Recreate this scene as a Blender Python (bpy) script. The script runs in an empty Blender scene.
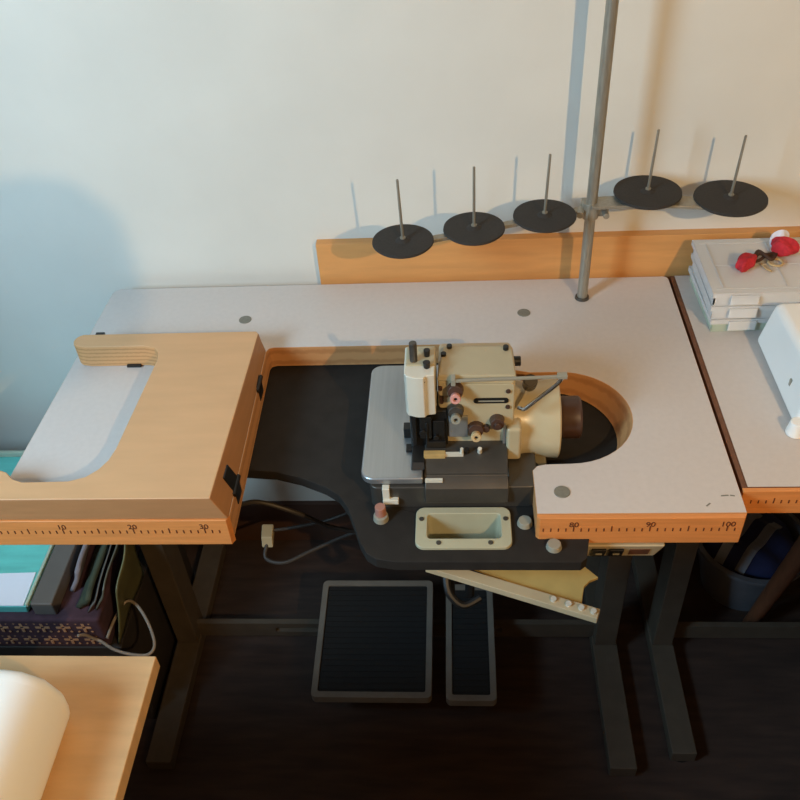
import bpy, bmesh, math, random
from mathutils import Vector, Matrix
random.seed(4)
C = bpy.context.scene.collection
H = 0.75                                   # height of the table tops; all coordinates below are relative to it
PI = math.pi

# ------------------------------------------------------------------ camera
p, yw, rl = 0.722454209, 0.0909386840, -0.0749466934
fx = Vector((1, 0, 0)); fu = Vector((0, math.sin(p), math.cos(p))); ff = Vector((0, math.cos(p), -math.sin(p)))
rz = Matrix.Rotation(yw, 3, 'Z')
fx, fu, ff = rz @ fx, rz @ fu, rz @ ff
cx = fx * math.cos(rl) + fu * math.sin(rl)
cu = -fx * math.sin(rl) + fu * math.cos(rl)
cam_d = bpy.data.cameras.new('camera'); cam = bpy.data.objects.new('camera', cam_d); C.objects.link(cam)
cam_d.sensor_width = 36; cam_d.lens = 872.238680 / 800 * 36; cam_d.clip_start = 0.02
m3 = Matrix((cx, cu, -ff)).transposed()
cam.matrix_world = Matrix.Translation((0.138979836, -0.771960647, 0.888961364 + H)) @ m3.to_4x4()
bpy.context.scene.camera = cam

# ------------------------------------------------------------------ world, lights, exposure
sc = bpy.context.scene
sc.view_settings.view_transform = 'Standard'; sc.view_settings.look = 'None'
sc.view_settings.gamma = 1; sc.view_settings.use_curve_mapping = False
sc.view_settings.exposure = 0.12
w = bpy.data.worlds.new('world'); sc.world = w; w.use_nodes = True
w.node_tree.nodes['Background'].inputs[0].default_value = (0.5, 0.6, 0.75, 1)
w.node_tree.nodes['Background'].inputs[1].default_value = 0.02

def lamp(name, kind, loc, energy, color, target=None, **k):
    d = bpy.data.lights.new(name, kind); d.energy = energy; d.color = color
    for a, b in k.items(): setattr(d, a, b)
    o = bpy.data.objects.new(name, d); C.objects.link(o); o.location = (loc[0], loc[1], loc[2] + H)
    if target is not None:
        v = Vector(target) - Vector(loc)
        o.rotation_euler = v.to_track_quat('-Z', 'Y').to_euler()
    return o
lamp('lamp_bulb', 'POINT', (0.9, -1.3, 1.2), 64, (1.0, 0.65, 0.31), shadow_soft_size=0.007)
lamp('window_daylight', 'AREA', (-1.27, -0.85, 0.95), 56, (0.47, 0.76, 1.0), target=(-0.1, 0.45, 0.0), shape='RECTANGLE', size=0.6, size_y=0.7)

# ------------------------------------------------------------------ materials
def lin(c): return tuple(((v / 255) / 12.92 if v / 255 <= 0.04045 else (((v / 255) + 0.055) / 1.055) ** 2.4) for v in c) + (1,)
def mat(name, rgb, rough=0.5, metal=0.0, var=0.0, scale=20, stretch=(1, 1, 1), bump=0.0, spec=None, trans=0, alpha=1, ior=None, coat=0, coord='Object'):
    m = bpy.data.materials.new(name); m.use_nodes = True
    nt = m.node_tree; b = nt.nodes['Principled BSDF']
    b.inputs['Roughness'].default_value = rough; b.inputs['Metallic'].default_value = metal
    b.inputs['Base Color'].default_value = lin(rgb)
    if spec is not None: b.inputs['Specular IOR Level'].default_value = spec
    if trans: b.inputs['Transmission Weight'].default_value = trans
    if ior: b.inputs['IOR'].default_value = ior
    if alpha < 1: b.inputs['Alpha'].default_value = alpha
    if coat: b.inputs['Coat Weight'].default_value = coat
    if var or bump:
        tc = nt.nodes.new('ShaderNodeTexCoord'); mp = nt.nodes.new('ShaderNodeMapping'); nz = nt.nodes.new('ShaderNodeTexNoise')
        mp.inputs['Scale'].default_value = stretch
        nz.inputs['Scale'].default_value = scale; nz.inputs['Detail'].default_value = 5
        nt.links.new(tc.outputs[coord], mp.inputs[0]); nt.links.new(mp.outputs[0], nz.inputs['Vector'])
        if var:
            r = nt.nodes.new('ShaderNodeValToRGB')
            c = lin(rgb)
            r.color_ramp.elements[0].position = 0.3; r.color_ramp.elements[1].position = 0.7
            r.color_ramp.elements[0].color = tuple(max(0, v * (1 - var)) for v in c[:3]) + (1,)
            r.color_ramp.elements[1].color = tuple(min(1, v * (1 + var)) for v in c[:3]) + (1,)
            nt.links.new(nz.outputs['Fac'], r.inputs[0]); nt.links.new(r.outputs[0], b.inputs['Base Color'])
        if bump:
            bp = nt.nodes.new('ShaderNodeBump'); bp.inputs['Strength'].default_value = bump; bp.inputs['Distance'].default_value = 0.002
            nt.links.new(nz.outputs['Fac'], bp.inputs['Height']); nt.links.new(bp.outputs[0], b.inputs['Normal'])
    return m

def ply(name, light, dark, layers):
    """stacked veneer layers, seen on cut edges (bands along Z)"""
    m = mat(name, light, 0.55); nt = m.node_tree; b = nt.nodes['Principled BSDF']
    tc = nt.nodes.new('ShaderNodeTexCoord'); wv = nt.nodes.new('ShaderNodeTexWave'); r = nt.nodes.new('ShaderNodeValToRGB')
    wv.bands_direction = 'Z'; wv.inputs['Scale'].default_value = layers; wv.inputs['Distortion'].default_value = 1.2; wv.inputs['Detail Scale'].default_value = 6
    r.color_ramp.elements[0].position = 0.05; r.color_ramp.elements[1].position = 0.45
    r.color_ramp.elements[0].color = lin(dark); r.color_ramp.elements[1].color = lin(light)
    nt.links.new(tc.outputs['Object'], wv.inputs['Vector']); nt.links.new(wv.outputs['Fac'], r.inputs[0]); nt.links.new(r.outputs[0], b.inputs['Base Color'])
    return m

M = dict(
    wall=mat('wall_paint', (222, 219, 208), 0.85, var=0.03, scale=7, bump=0.15),
    drab=mat('taupe_wall_paint', (128, 116, 102), 0.85, var=0.03, scale=7),
    floor=mat('dark_floor', (58, 42, 34), 0.7, var=0.35, scale=9, stretch=(1, 6, 1), bump=0.2),
    lam=mat('white_laminate', (206, 198, 192), 0.42, var=0.025, scale=120),
    ply=ply('plywood_edge', (200, 144, 92), (182, 126, 78), 14),
    ply2=ply('plywood_leaf_edge', (206, 154, 102), (182, 132, 84), 42),
    leaf=mat('plywood_face', (212, 165, 118), 0.5, var=0.045, scale=9, stretch=(1, 5, 5)),
    orange=mat('orange_wood', (220, 142, 78), 0.45, var=0.10, scale=20, stretch=(0.5, 8, 8)),
    plank=mat('honey_wood', (216, 154, 90), 0.5, var=0.08, scale=10, stretch=(1, 8, 8)),
    ink=mat('ruler_ink', (92, 48, 22), 0.7),
    cap=mat('grey_cap', (122, 120, 108), 0.5, var=0.1, scale=200),
    black=mat('black_metal', (22, 21, 20), 0.45, bump=0.1, scale=60),
    board=mat('charcoal_board', (44, 41, 38), 0.7, var=0.12, scale=40, spec=0.15),
    cream=mat('cream_enamel', (188, 174, 140), 0.32, var=0.05, scale=15, coat=0.2),
    creamdark=mat('aged_cream_enamel', (176, 164, 134), 0.4, var=0.06, scale=20),
    white=mat('off_white_enamel', (214, 209, 192), 0.3, var=0.03, scale=30, coat=0.2),
    steel=mat('brushed_steel', (176, 178, 178), 0.36, metal=0.75, var=0.05, scale=8, stretch=(30, 1, 1)),
    chrome=mat('chrome', (205, 205, 200), 0.18, metal=1.0, var=0.02),
    darksteel=mat('dark_steel', (88, 84, 78), 0.42, metal=0.6, var=0.1, scale=25),
    brass=mat('brass', (208, 174, 112), 0.35, metal=0.2, var=0.08, scale=80),
    brown=mat('brown_plastic', (74, 52, 42), 0.4, var=0.1),
    pink=mat('pink_plastic', (214, 152, 140), 0.4, var=0.05),
    grey=mat('grey_plastic', (150, 146, 130), 0.45, var=0.05),
    stand=mat('grey_enamelled_steel', (80, 70, 58), 0.6, var=0.12, scale=30),
    pole=mat('galvanised_tube', (158, 152, 138), 0.4, metal=0.5, var=0.12, scale=40, stretch=(6, 6, 1)),
    disc=mat('black_foam', (50, 46, 42), 0.8, bump=0.3, scale=300, var=0.15),
    treadle=mat('grey_treadle', (118, 112, 102), 0.55, var=0.1, scale=30),
    rubber=mat('black_rubber', (24, 23, 22), 0.75, bump=0.3, scale=120),
    yellow=mat('yellow_cream_metal', (202, 172, 104), 0.45, var=0.08, scale=30),
    beige=mat('beige_metal', (196, 176, 140), 0.5, var=0.06, scale=30),
    skirting=mat('brown_skirting', (74, 50, 38), 0.6, var=0.15, scale=8),
    leafedge=mat('brown_leaf_edge', (176, 126, 82), 0.55, var=0.06, scale=10, stretch=(2, 2, 12)),
    flange=mat('olive_grey_enamel', (138, 130, 106), 0.45, var=0.06, scale=20), tan=mat('tan_rubber', (168, 118, 102), 0.6),
    chute=mat('pale_green_cream_enamel', (178, 174, 146), 0.45, var=0.05, scale=30),
    cable=mat('dark_cable', (62, 56, 50), 0.5), greycable=mat('grey_cable', (150, 138, 124), 0.5),
    clear=mat('clear_plastic', (250, 248, 244), 0.25, trans=0.38, ior=1.2),
    cleargreen=mat('greenish_clear_plastic', (214, 226, 204), 0.3, trans=0.35, ior=1.2),
    red=mat('red_felt', (196, 40, 52), 0.8, var=0.2, scale=150), twig=mat('brown_cord', (70, 46, 32), 0.8, var=0.3, scale=150),
    straw=mat('straw', (196, 168, 122), 0.8, var=0.15, scale=150),
    mwhite=mat('white_machine_plastic', (243, 243, 238), 0.35, var=0.01, scale=10, coat=0.2),
    teal=mat('teal_plastic', (112, 214, 204), 0.3, var=0.12, scale=12, stretch=(1, 5, 1), trans=0.15),
    paper=mat('white_paper', (232, 236, 246), 0.7, var=0.02),
    binder=mat('grey_binder', (98, 92, 86), 0.6, var=0.08),
    sleeve=mat('murky_plastic_sleeve', (112, 110, 96), 0.4, var=0.2, scale=20, trans=0.3),
    sleevegreen=mat('yellow_green_plastic', (112, 110, 74), 0.4, var=0.2, scale=20, trans=0.2),
    lilac=mat('grey_lilac_fabric', (126, 118, 122), 0.8, var=0.15, scale=25),
    olive=mat('dark_green_fabric', (60, 66, 50), 0.9, var=0.3, scale=18),
    plum=mat('plum_fabric', (72, 48, 58), 0.9, var=0.25, scale=40), motif=mat('straw_motif', (176, 132, 96), 0.9, var=0.2, scale=60),
    deskwood=mat('pale_birch_top', (206, 166, 118), 0.5, var=0.09, scale=9, stretch=(1, 6, 1)),
    stoolwood=mat('brown_wood', (112, 70, 46), 0.5, var=0.2, scale=20, stretch=(6, 6, 1)),
    blue=mat('navy_fabric', (44, 50, 92), 0.85, var=0.25, scale=25), stripe=mat('grey_white_band', (150, 156, 168), 0.8, var=0.1),
    rim=mat('grey_basket_plastic', (110, 112, 118), 0.5, var=0.1),
    crate=mat('dark_crate', (44, 38, 34), 0.7, var=0.2),
)

# ------------------------------------------------------------------ mesh helpers (table coordinates)
def BM(): return bmesh.new()
def box(bm, x0, x1, y0, y1, z0, z1, mi=0):
    v = [bm.verts.new((x, y, z)) for x in (x0, x1) for y in (y0, y1) for z in (z0, z1)]
    for f in ((0, 1, 3, 2), (4, 6, 7, 5), (0, 4, 5, 1), (2, 3, 7, 6), (0, 2, 6, 4), (1, 5, 7, 3)):
        bm.faces.new([v[i] for i in f]).material_index = mi
    return v
def hexa(bm, bot, top, mi=0):
    n = len(bot); a = [bm.verts.new(q) for q in bot]; b = [bm.verts.new(q) for q in top]
    bm.faces.new(a[::-1]).material_index = mi; bm.faces.new(b).material_index = mi
    for i in range(n): bm.faces.new((a[i], a[(i + 1) % n], b[(i + 1) % n], b[i])).material_index = mi
def prism(bm, pts, z0, z1, top_mi=0, side_mi=0):
    a = [bm.verts.new((x, y, z0)) for x, y in pts]; b = [bm.verts.new((x, y, z1)) for x, y in pts]
    n = len(pts)
    bm.faces.new(a[::-1]).material_index = side_mi; bm.faces.new(b).material_index = top_mi
    for i in range(n): bm.faces.new((a[i], a[(i + 1) % n], b[(i + 1) % n], b[i])).material_index = side_mi
def prism_holes(bm, outer, holes, z0, z1):
    t = bmesh.new(); loops = []
    for pts in [outer] + holes:
        vs = [t.verts.new((x, y, z1)) for x, y in pts]
        for i in range(len(vs)): t.edges.new((vs[i], vs[(i + 1) % len(vs)]))
    bmesh.ops.triangle_fill(t, edges=t.edges[:], use_beauty=True)
    # drop triangles whose centre lies in a hole
    def inside(q, poly):
        c = False; j = len(poly) - 1
        for i in range(len(poly)):
            (xi, yi), (xj, yj) = poly[i], poly[j]
            if (yi > q[1]) != (yj > q[1]) and q[0] < (xj - xi) * (q[1] - yi) / (yj - yi) + xi: c = not c
            j = i
        return c
    bad = [f for f in t.faces if any(inside(f.calc_center_median(), h) for h in holes)]
    bmesh.ops.delete(t, geom=bad, context='FACES_ONLY')
    r = bmesh.ops.extrude_face_region(t, geom=t.faces[:])
    for v in [e for e in r['geom'] if isinstance(e, bmesh.types.BMVert)]: v.co.z = z0
    bmesh.ops.recalc_face_normals(t, faces=t.faces[:])
    me = bpy.data.meshes.new('tmp'); t.to_mesh(me); bm.from_mesh(me); bpy.data.meshes.remove(me); t.free()
def frame_of(d):
    d = Vector(d).normalized(); a = Vector((0, 0, 1)) if abs(d.z) < 0.9 else Vector((1, 0, 0))
    u = d.cross(a).normalized(); return d, u, d.cross(u).normalized()
def cyl(bm, a, b, r0, r1=None, seg=24, mi=0):
    r1 = r0 if r1 is None else r1
    a, b = Vector(a), Vector(b); d, u, v = frame_of(b - a)
    A = [bm.verts.new(a + (u * math.cos(t) + v * math.sin(t)) * r0) for t in [2 * PI * i / seg for i in range(seg)]]
    B = [bm.verts.new(b + (u * math.cos(t) + v * math.sin(t)) * r1) for t in [2 * PI * i / seg for i in range(seg)]]
    bm.faces.new(A[::-1]).material_index = mi; bm.faces.new(B).material_index = mi
    for i in range(seg): bm.faces.new((A[i], A[(i + 1) % seg], B[(i + 1) % seg], B[i])).material_index = mi
def lathe(bm, o, axis, prof, seg=40):
    """prof: (along, radius) pairs, closed at both ends if radius 0"""
    o = Vector(o); d, u, v = frame_of(axis); rings = []
    for s, r in prof:
        if r <= 1e-6: rings.append([bm.verts.new(o + d * s)])
        else: rings.append([bm.verts.new(o + d * s + (u * math.cos(2 * PI * i / seg) + v * math.sin(2 * PI * i / seg)) * r) for i in range(seg)])
    for A, B in zip(rings, rings[1:]):
        for i in range(seg):
            j = (i + 1) % seg
            if len(A) == 1 and len(B) == 1: continue
            if len(A) == 1: bm.faces.new((A[0], B[j], B[i]))
            elif len(B) == 1: bm.faces.new((A[i], A[j], B[0]))
            else: bm.faces.new((A[i], A[j], B[j], B[i]))
def smooth_path(pts, n=8):
    P = [Vector(q) for q in pts]; out = []
    for i in range(len(P) - 1):
        p0, p1, p2, p3 = P[max(i - 1, 0)], P[i], P[i + 1], P[min(i + 2, len(P) - 1)]
        for k in range(n):
            t = k / n
            out.append(0.5 * ((2 * p1) + (p2 - p0) * t + (2 * p0 - 5 * p1 + 4 * p2 - p3) * t * t + (3 * p1 - p0 - 3 * p2 + p3) * t ** 3))
    out.append(P[-1]); return out
def tube(bm, pts, r, seg=10, smooth=True, n=8):
    P = smooth_path(pts, n) if smooth else [Vector(q) for q in pts]
    rings = []; u = None
    for i, q in enumerate(P):
        d = (P[min(i + 1, len(P) - 1)] - P[max(i - 1, 0)]).normalized()
        if u is None: _, u, _ = frame_of(d)
        u = (u - d * u.dot(d)).normalized(); v = d.cross(u)
        rings.append([bm.verts.new(q + (u * math.cos(2 * PI * k / seg) + v * math.sin(2 * PI * k / seg)) * r) for k in range(seg)])
    for A, B in zip(rings, rings[1:]):
        for k in range(seg): bm.faces.new((A[k], A[(k + 1) % seg], B[(k + 1) % seg], B[k]))
    bm.faces.new(rings[0][::-1]); bm.faces.new(rings[-1])
def arc(cx_, cy_, r, a0, a1, n=12): return [(cx_ + r * math.cos(math.radians(a0 + (a1 - a0) * i / n)), cy_ + r * math.sin(math.radians(a0 + (a1 - a0) * i / n))) for i in range(n + 1)]
def rrect(x0, x1, y0, y1, r, n=6):
    return arc(x1 - r, y1 - r, r, 0, 90, n) + arc(x0 + r, y1 - r, r, 90, 180, n) + arc(x0 + r, y0 + r, r, 180, 270, n) + arc(x1 - r, y0 + r, r, 270, 360, n)
def bar(bm, a, b, wdt, thk, up=(0, 0, 1)):
    """rectangular bar from a to b"""
    a, b = Vector(a), Vector(b); d = (b - a).normalized(); s = d.cross(Vector(up)).normalized(); n = s.cross(d)
    q = [s * wdt / 2 + n * thk / 2, -s * wdt / 2 + n * thk / 2, -s * wdt / 2 - n * thk / 2, s * wdt / 2 - n * thk / 2]
    hexa(bm, [a + k for k in q], [b + k for k in q])

def root_loc(o):
    while o.parent: o = o.parent
    return Vector(o.location)
def obj(name, bm, mats, parent=None, bev=0.0, smooth=30, base=None, bseg=2):
    bmesh.ops.recalc_face_normals(bm, faces=bm.faces[:])
    for v in bm.verts: v.co.z += H
    if parent is not None: off = root_loc(parent)
    else:
        xs = [v.co for v in bm.verts]
        off = Vector((sum(q.x for q in xs) / len(xs), sum(q.y for q in xs) / len(xs), min(q.z for q in xs)))
    for v in bm.verts: v.co -= off
    me = bpy.data.meshes.new(name); bm.to_mesh(me); bm.free()
    o = bpy.data.objects.new(name, me); C.objects.link(o)
    for m in (mats if isinstance(mats, (list, tuple)) else [mats]): me.materials.append(m)
    if smooth:
        me.shade_smooth(); me.set_sharp_from_angle(angle=math.radians(smooth))
    if bev:
        b = o.modifiers.new('bevel', 'BEVEL'); b.width = bev; b.segments = bseg; b.limit_method = 'ANGLE'; b.angle_limit = math.radians(40); b.harden_normals = True
    if parent is not None: o.parent = parent
    else: o.location = off
    return o
def thing(name, label, cat, loc, group=None):
    o = bpy.data.objects.new(name, None); C.objects.link(o); o.empty_display_size = 0.05
    o.location = (loc[0], loc[1], loc[2] + H); return tag(o, label, cat, group)
def tag(o, label, cat, group=None):
    o['label'] = label; o['category'] = cat
    if group: o['group'] = group
    return o
def struct(name, bm, m, label=None):
    o = obj(name, bm, m, smooth=0); o['kind'] = 'structure'
    return o
def text_bm(s, size, loc, rotx=PI / 2, depth=0.0004):
    cu_ = bpy.data.curves.new('t', 'FONT'); cu_.body = s; cu_.size = size; cu_.extrude = depth; cu_.align_x = 'CENTER'; cu_.align_y = 'CENTER'
    to = bpy.data.objects.new('t', cu_); dg = bpy.context.evaluated_depsgraph_get()
    C.objects.link(to); bpy.context.view_layer.update(); dg = bpy.context.evaluated_depsgraph_get()
    me = bpy.data.meshes.new_from_object(to.evaluated_get(dg))
    bm = BM(); bm.from_mesh(me); bpy.data.objects.remove(to); bpy.data.curves.remove(cu_); bpy.data.meshes.remove(me)
    bmesh.ops.transform(bm, matrix=Matrix.Translation(loc) @ Matrix.Rotation(rotx, 4, 'X'), verts=bm.verts[:])
    return bm
def merge(dst, src):
    me = bpy.data.meshes.new('tmp'); src.to_mesh(me); src.free(); dst.from_mesh(me); bpy.data.meshes.remove(me)

# ------------------------------------------------------------------ the room
WY = 0.585
b = BM(); box(b, -1.3, 2.2, WY, WY + 0.1, -H, 1.85); struct('wall_back', b, M['wall'])
b = BM(); box(b, -1.3, 2.2, -2.6, WY + 0.1, -H - 0.1, -H); struct('floor', b, M['floor'])
b = BM(); box(b, -1.3, 2.2, -2.6, WY + 0.1, 1.85, 1.95); struct('ceiling', b, M['drab'])
b = BM(); box(b, -1.4, -1.3, -2.7, WY, -H, 1.85); struct('wall_left', b, M['drab'])
b = BM(); box(b, 2.2, 2.3, -2.7, WY + 0.1, -H, 1.85); struct('wall_right', b, M['drab'])
b = BM(); box(b, -1.3, 2.2, -2.7, -2.6, -H, 1.85); struct('wall_front', b, M['drab'])
b = BM(); box(b, -1.3, 2.2, WY - 0.012, WY, -H, -H + 0.128); struct('baseboard_back', b, M['skirting'])
# plank on the wall behind the tables
b = BM(); box(b, -0.113, 1.15, 0.566, WY, -0.045, 0.077)
tag(obj('wooden_plank', b, M['plank'], bev=0.001), 'honey coloured wooden plank fixed along the white wall behind the tables', 'plank')

# ------------------------------------------------------------------ main sewing table
T = thing('sewing_table', 'white topped sewing table with round cutout, folding plywood leaf and wooden ruler edge', 'table', (0, 0.28, -H))
out = [(-0.517, 0.0), (-0.175, 0.0)] + [(-0.181, 0.358), (-0.178, 0.366), (-0.170, 0.369)] + [(0.11, 0.369), (0.16, 0.345), (0.205, 0.305)] + \
      [(0.25, 0.293)] + arc(0.293, 0.193, 0.1, 90, -90, 22) + [(0.258, 0.092), (0.246, 0.089), (0.239, 0.08), (0.239, 0.0), (0.512, 0.0)] + \
      arc(0.502, 0.545, 0.01, 0, 90, 4) + arc(-0.484, 0.541, 0.014, 90, 180, 6)
b = BM(); prism(b, out, -0.04, 0.0, 0, 1); 
for v in b.verts:                        # the round end of the cutout is cut at a slant, narrower underneath
    dx, dy = v.co.x - 0.293, v.co.y - 0.193
    if v.co.z < -0.02 and dx > -0.02 and abs(math.hypot(dx, dy) - 0.1) < 0.002:
        k = 1 - 0.2 * max(0.0, math.cos(math.atan2(dy, dx) - 0.25)); v.co.x = 0.293 + dx * k; v.co.y = 0.193 + dy * k
obj('tabletop', b, [M['lam'], M['ply']], T, bev=0.0008, bseg=1)
for x0, x1, nums in ((-0.522, -0.175, ((-0.412, '10'), (-0.312, '20'), (-0.212, '30'))), (0.239, 0.512, ((0.288, '80'), (0.388, '90'), (0.488, '100')))):
    b = BM(); rr = 0.004
    prism(b, [(x0, -0.0001), (x0, -0.004), (x0 + 0.004, -0.008), (x1 - rr, -0.008), (x1 - 0.003, -0.005), (x1, -0.0001)], -0.051, -0.0005)
    eb = obj('edge_band', b, M['orange'], T, bev=0.001); eb['label'] = 'orange wooden edge strip printed with a ruler'
    b = BM()
    s0 = -0.512
    k = 0
    while True:
        x = s0 + 0.01 * k
        k += 1
        if x > x1 - 0.012: break
        if x < x0 + 0.006: continue
        h = 0.006 if (k - 1) % 5 else 0.010
        box(b, x - 0.0007, x + 0.0007, -0.0086, -0.0078, -0.026, -0.026 + h)
    for x, s in nums: merge(b, text_bm(s, 0.013, (x, -0.0082, -0.013)))
    rm = obj('ruler_marks', b, M['ink'], eb, smooth=0)
for x, y in ((-0.233, 0.45), (0.251, 0.453), (0.276, 0.039)):
    b = BM(); cyl(b, (x, y, -0.002), (x, y, 0.0012), 0.0115, 0.0108, 28); obj('hole_cap', b, M['cap'], T, bev=0.0004)
b = BM()
for x, y, a, l in ((0.462, 0.012, 0.7, 0.008), (0.485, 0.03, 0.1, 0.010), (0.497, 0.031, -0.2, 0.006)):
    bar(b, (x, y, 0.0), (x + l * math.cos(a), y + l * math.sin(a), 0.0), 0.002, 0.0006)
obj('pencil_mark', b, M['cap'], T, smooth=0)

# folding leaf turned over onto the left end of the table
leaf = [(-0.193, -0.006), (-0.187, 0.354), (-0.192, 0.361)] + arc(-0.478, 0.345, 0.016, 90, 250, 8) + \
       [(-0.470, 0.327), (-0.372, 0.327), (-0.353, 0.322), (-0.343, 0.308), (-0.340, 0.29), (-0.349, 0.09), (-0.353, 0.068), (-0.362, 0.05), (-0.376, 0.036), (-0.398, 0.028), (-0.462, 0.027), (-0.478, 0.033), (-0.492, 0.046), (-0.51, 0.053), (-0.612, 0.053), (-0.612, -0.006)]
b = BM(); prism(b, leaf, 0.0002, 0.042, 0, 1)
for v in b.verts:
    if v.co.z < 0.02 and v.co.x > -0.2: v.co.x = -0.1755 - 0.006 * v.co.y / 0.36
b.normal_update()
for f in b.faces:
    c_ = f.calc_center_median()
    if abs(f.normal.z) < 0.7 and (c_.y < 0.0 or c_.x > -0.2): f.material_index = 2
LF = obj('folding_leaf', b, [M['leaf'], M['ply2'], M['leafedge']], T, bev=0.002); LF['label'] = 'thick C shaped plywood leaf folded over on the left'
for y in (0.275, 0.055):
    x = -0.177 - 0.006 * y / 0.36
    b = BM()
    hexa(b, [(x - 0.003, y - 0.015, 0.003), (x + 0.002, y - 0.015, 0.003), (x + 0.002, y + 0.015, 0.003), (x - 0.003, y + 0.015, 0.003)], [(x - 0.012, y - 0.013, 0.030), (x - 0.007, y - 0.013, 0.030), (x - 0.007, y + 0.013, 0.030), (x - 0.012, y + 0.013, 0.030)])
    box(b, x + 0.0, x + 0.0035, y - 0.013, y + 0.013, -0.024, 0.0)
    cyl(b, (x + 0.001, y - 0.019, 0.0008), (x + 0.001, y + 0.019, 0.0008), 0.0042, seg=12)
    h = obj('hinge', b, M['black'], LF, bev=0.0006); h['label'] = 'black steel hinge'
b = BM(); box(b, -0.408, -0.385, 0.322, 0.328, 0.001, 0.005); obj('catch_plate', b, M['black'], LF)
b = BM(); box(b, -0.462, -0.448, 0.3595, 0.366, 0.036, 0.042); obj('catch_plate', b, M['black'], LF)

# lowered shelf that carries the machine
bd = [(-0.26, 0.42), (-0.26, 0.127), (-0.187, 0.127), (-0.137, 0.122), (-0.098, 0.110), (-0.059, 0.091), (-0.037, 0.074), (-0.022, 0.05), (-0.010, 0.018), (0.000, -0.012), (0.010, -0.031), (0.024, -0.041), (0.05, -0.046), (0.296, -0.047), (0.304, -0.04), (0.312, 0.0), (0.33, 0.04), (0.415, 0.06), (0.425, 0.42)]
hole = rrect(0.092, 0.193, -0.010, 0.034, 0.006)
b = BM(); prism_holes(b, bd, [hole], -0.060, -0.042)
sh = obj('machine_shelf', b, M['board'], T, bev=0.001, smooth=20); sh['label'] = 'charcoal lowered board under the sewing machine'
b = BM()
outr = rrect(0.076, 0.207, -0.026, 0.046, 0.012); inr = rrect(0.092, 0.193, -0.010, 0.034, 0.006)
n = len(outr)
z0, z1 = -0.0419, -0.037
vo0 = [b.verts.new((x, y, z0)) for x, y in outr]; vo1 = [b.verts.new((x, y, z1)) for x, y in outr]
vi1 = [b.verts.new((x, y, z1)) for x, y in inr]; vi0 = [b.verts.new((0.1425 + (x - 0.1425) * 0.94, 0.012 + (y - 0.012) * 0.9, -0.105)) for x, y in inr]
for i in range(n):
    j = (i + 1) % n
    b.faces.new((vo0[i], vo0[j], vo1[j], vo1[i])); b.faces.new((vo1[i], vo1[j], vi1[j], vi1[i])); b.faces.new((vi1[i], vi1[j], vi0[j], vi0[i]))
b.faces.new(vi0)
ch = obj('waste_chute', b, M['chute'], T, bev=0.0015); ch['label'] = 'cream rectangular chute set in the shelf'
for x, y in ((0.084, 0.024), (0.2, 0.024), (0.108, -0.018), (0.178, -0.018)):
    b = BM(); cyl(b, (x, y, -0.038), (x, y, -0.0358), 0.0035, seg=12); obj('screw', b, M['darksteel'], ch)
b = BM(); cyl(b, (0.027, 0.029, -0.0425), (0.027, 0.029, -0.033), 0.011, 0.010, 20); rp = obj('rubber_mount', b, M['grey'], T, bev=0.001)
b = BM(); cyl(b, (0.027, 0.031, -0.034), (0.027, 0.031, -0.018), 0.008, 0.0075, 20); obj('mount_cap', b, M['tan'], rp, bev=0.001)
for x, y in ((0.226, 0.019), (0.262, -0.022)):
    b = BM(); cyl(b, (x, y, -0.0425), (x, y, -0.034), 0.011, 0.009, 20); obj('rubber_mount', b, M['grey'], T, bev=0.001)

# stand: two T-frames, stretcher, underframe
for sx in (-0.45, 0.433):
    b = BM(); box(b, sx - 0.025, sx + 0.025, 0.0, 0.54, -0.745, -0.715); obj('stand_foot', b, M['stand'], T, bev=0.002)
    b = BM(); box(b, sx - 0.022, sx + 0.022, 0.262, 0.322, -0.72, -0.06); obj('stand_upright', b, M['stand'], T, bev=0.002)
    b = BM(); box(b, sx - 0.02, sx + 0.02, 0.05, 0.53, -0.075, -0.0405); obj('top_rail', b, M['stand'], T, bev=0.002)
    for y in (0.03, 0.51):
        b = BM(); cyl(b, (sx, y, -H), (sx, y, -0.744), 0.02, seg=20); obj('foot_pad', b, M['rubber'], T)
b = BM()
for za, zb in ((-0.72, -0.705), (-0.690, -0.675)): box(b, -0.428, 0.411, 0.285, 0.297, za, zb)
for xa, xb in ((-0.428, -0.26), (-0.09, 0.12), (0.22, 0.411)): box(b, xa, xb, 0.285, 0.297, -0.705, -0.690)
obj('stretcher', b, M['stand'], T)
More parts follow.
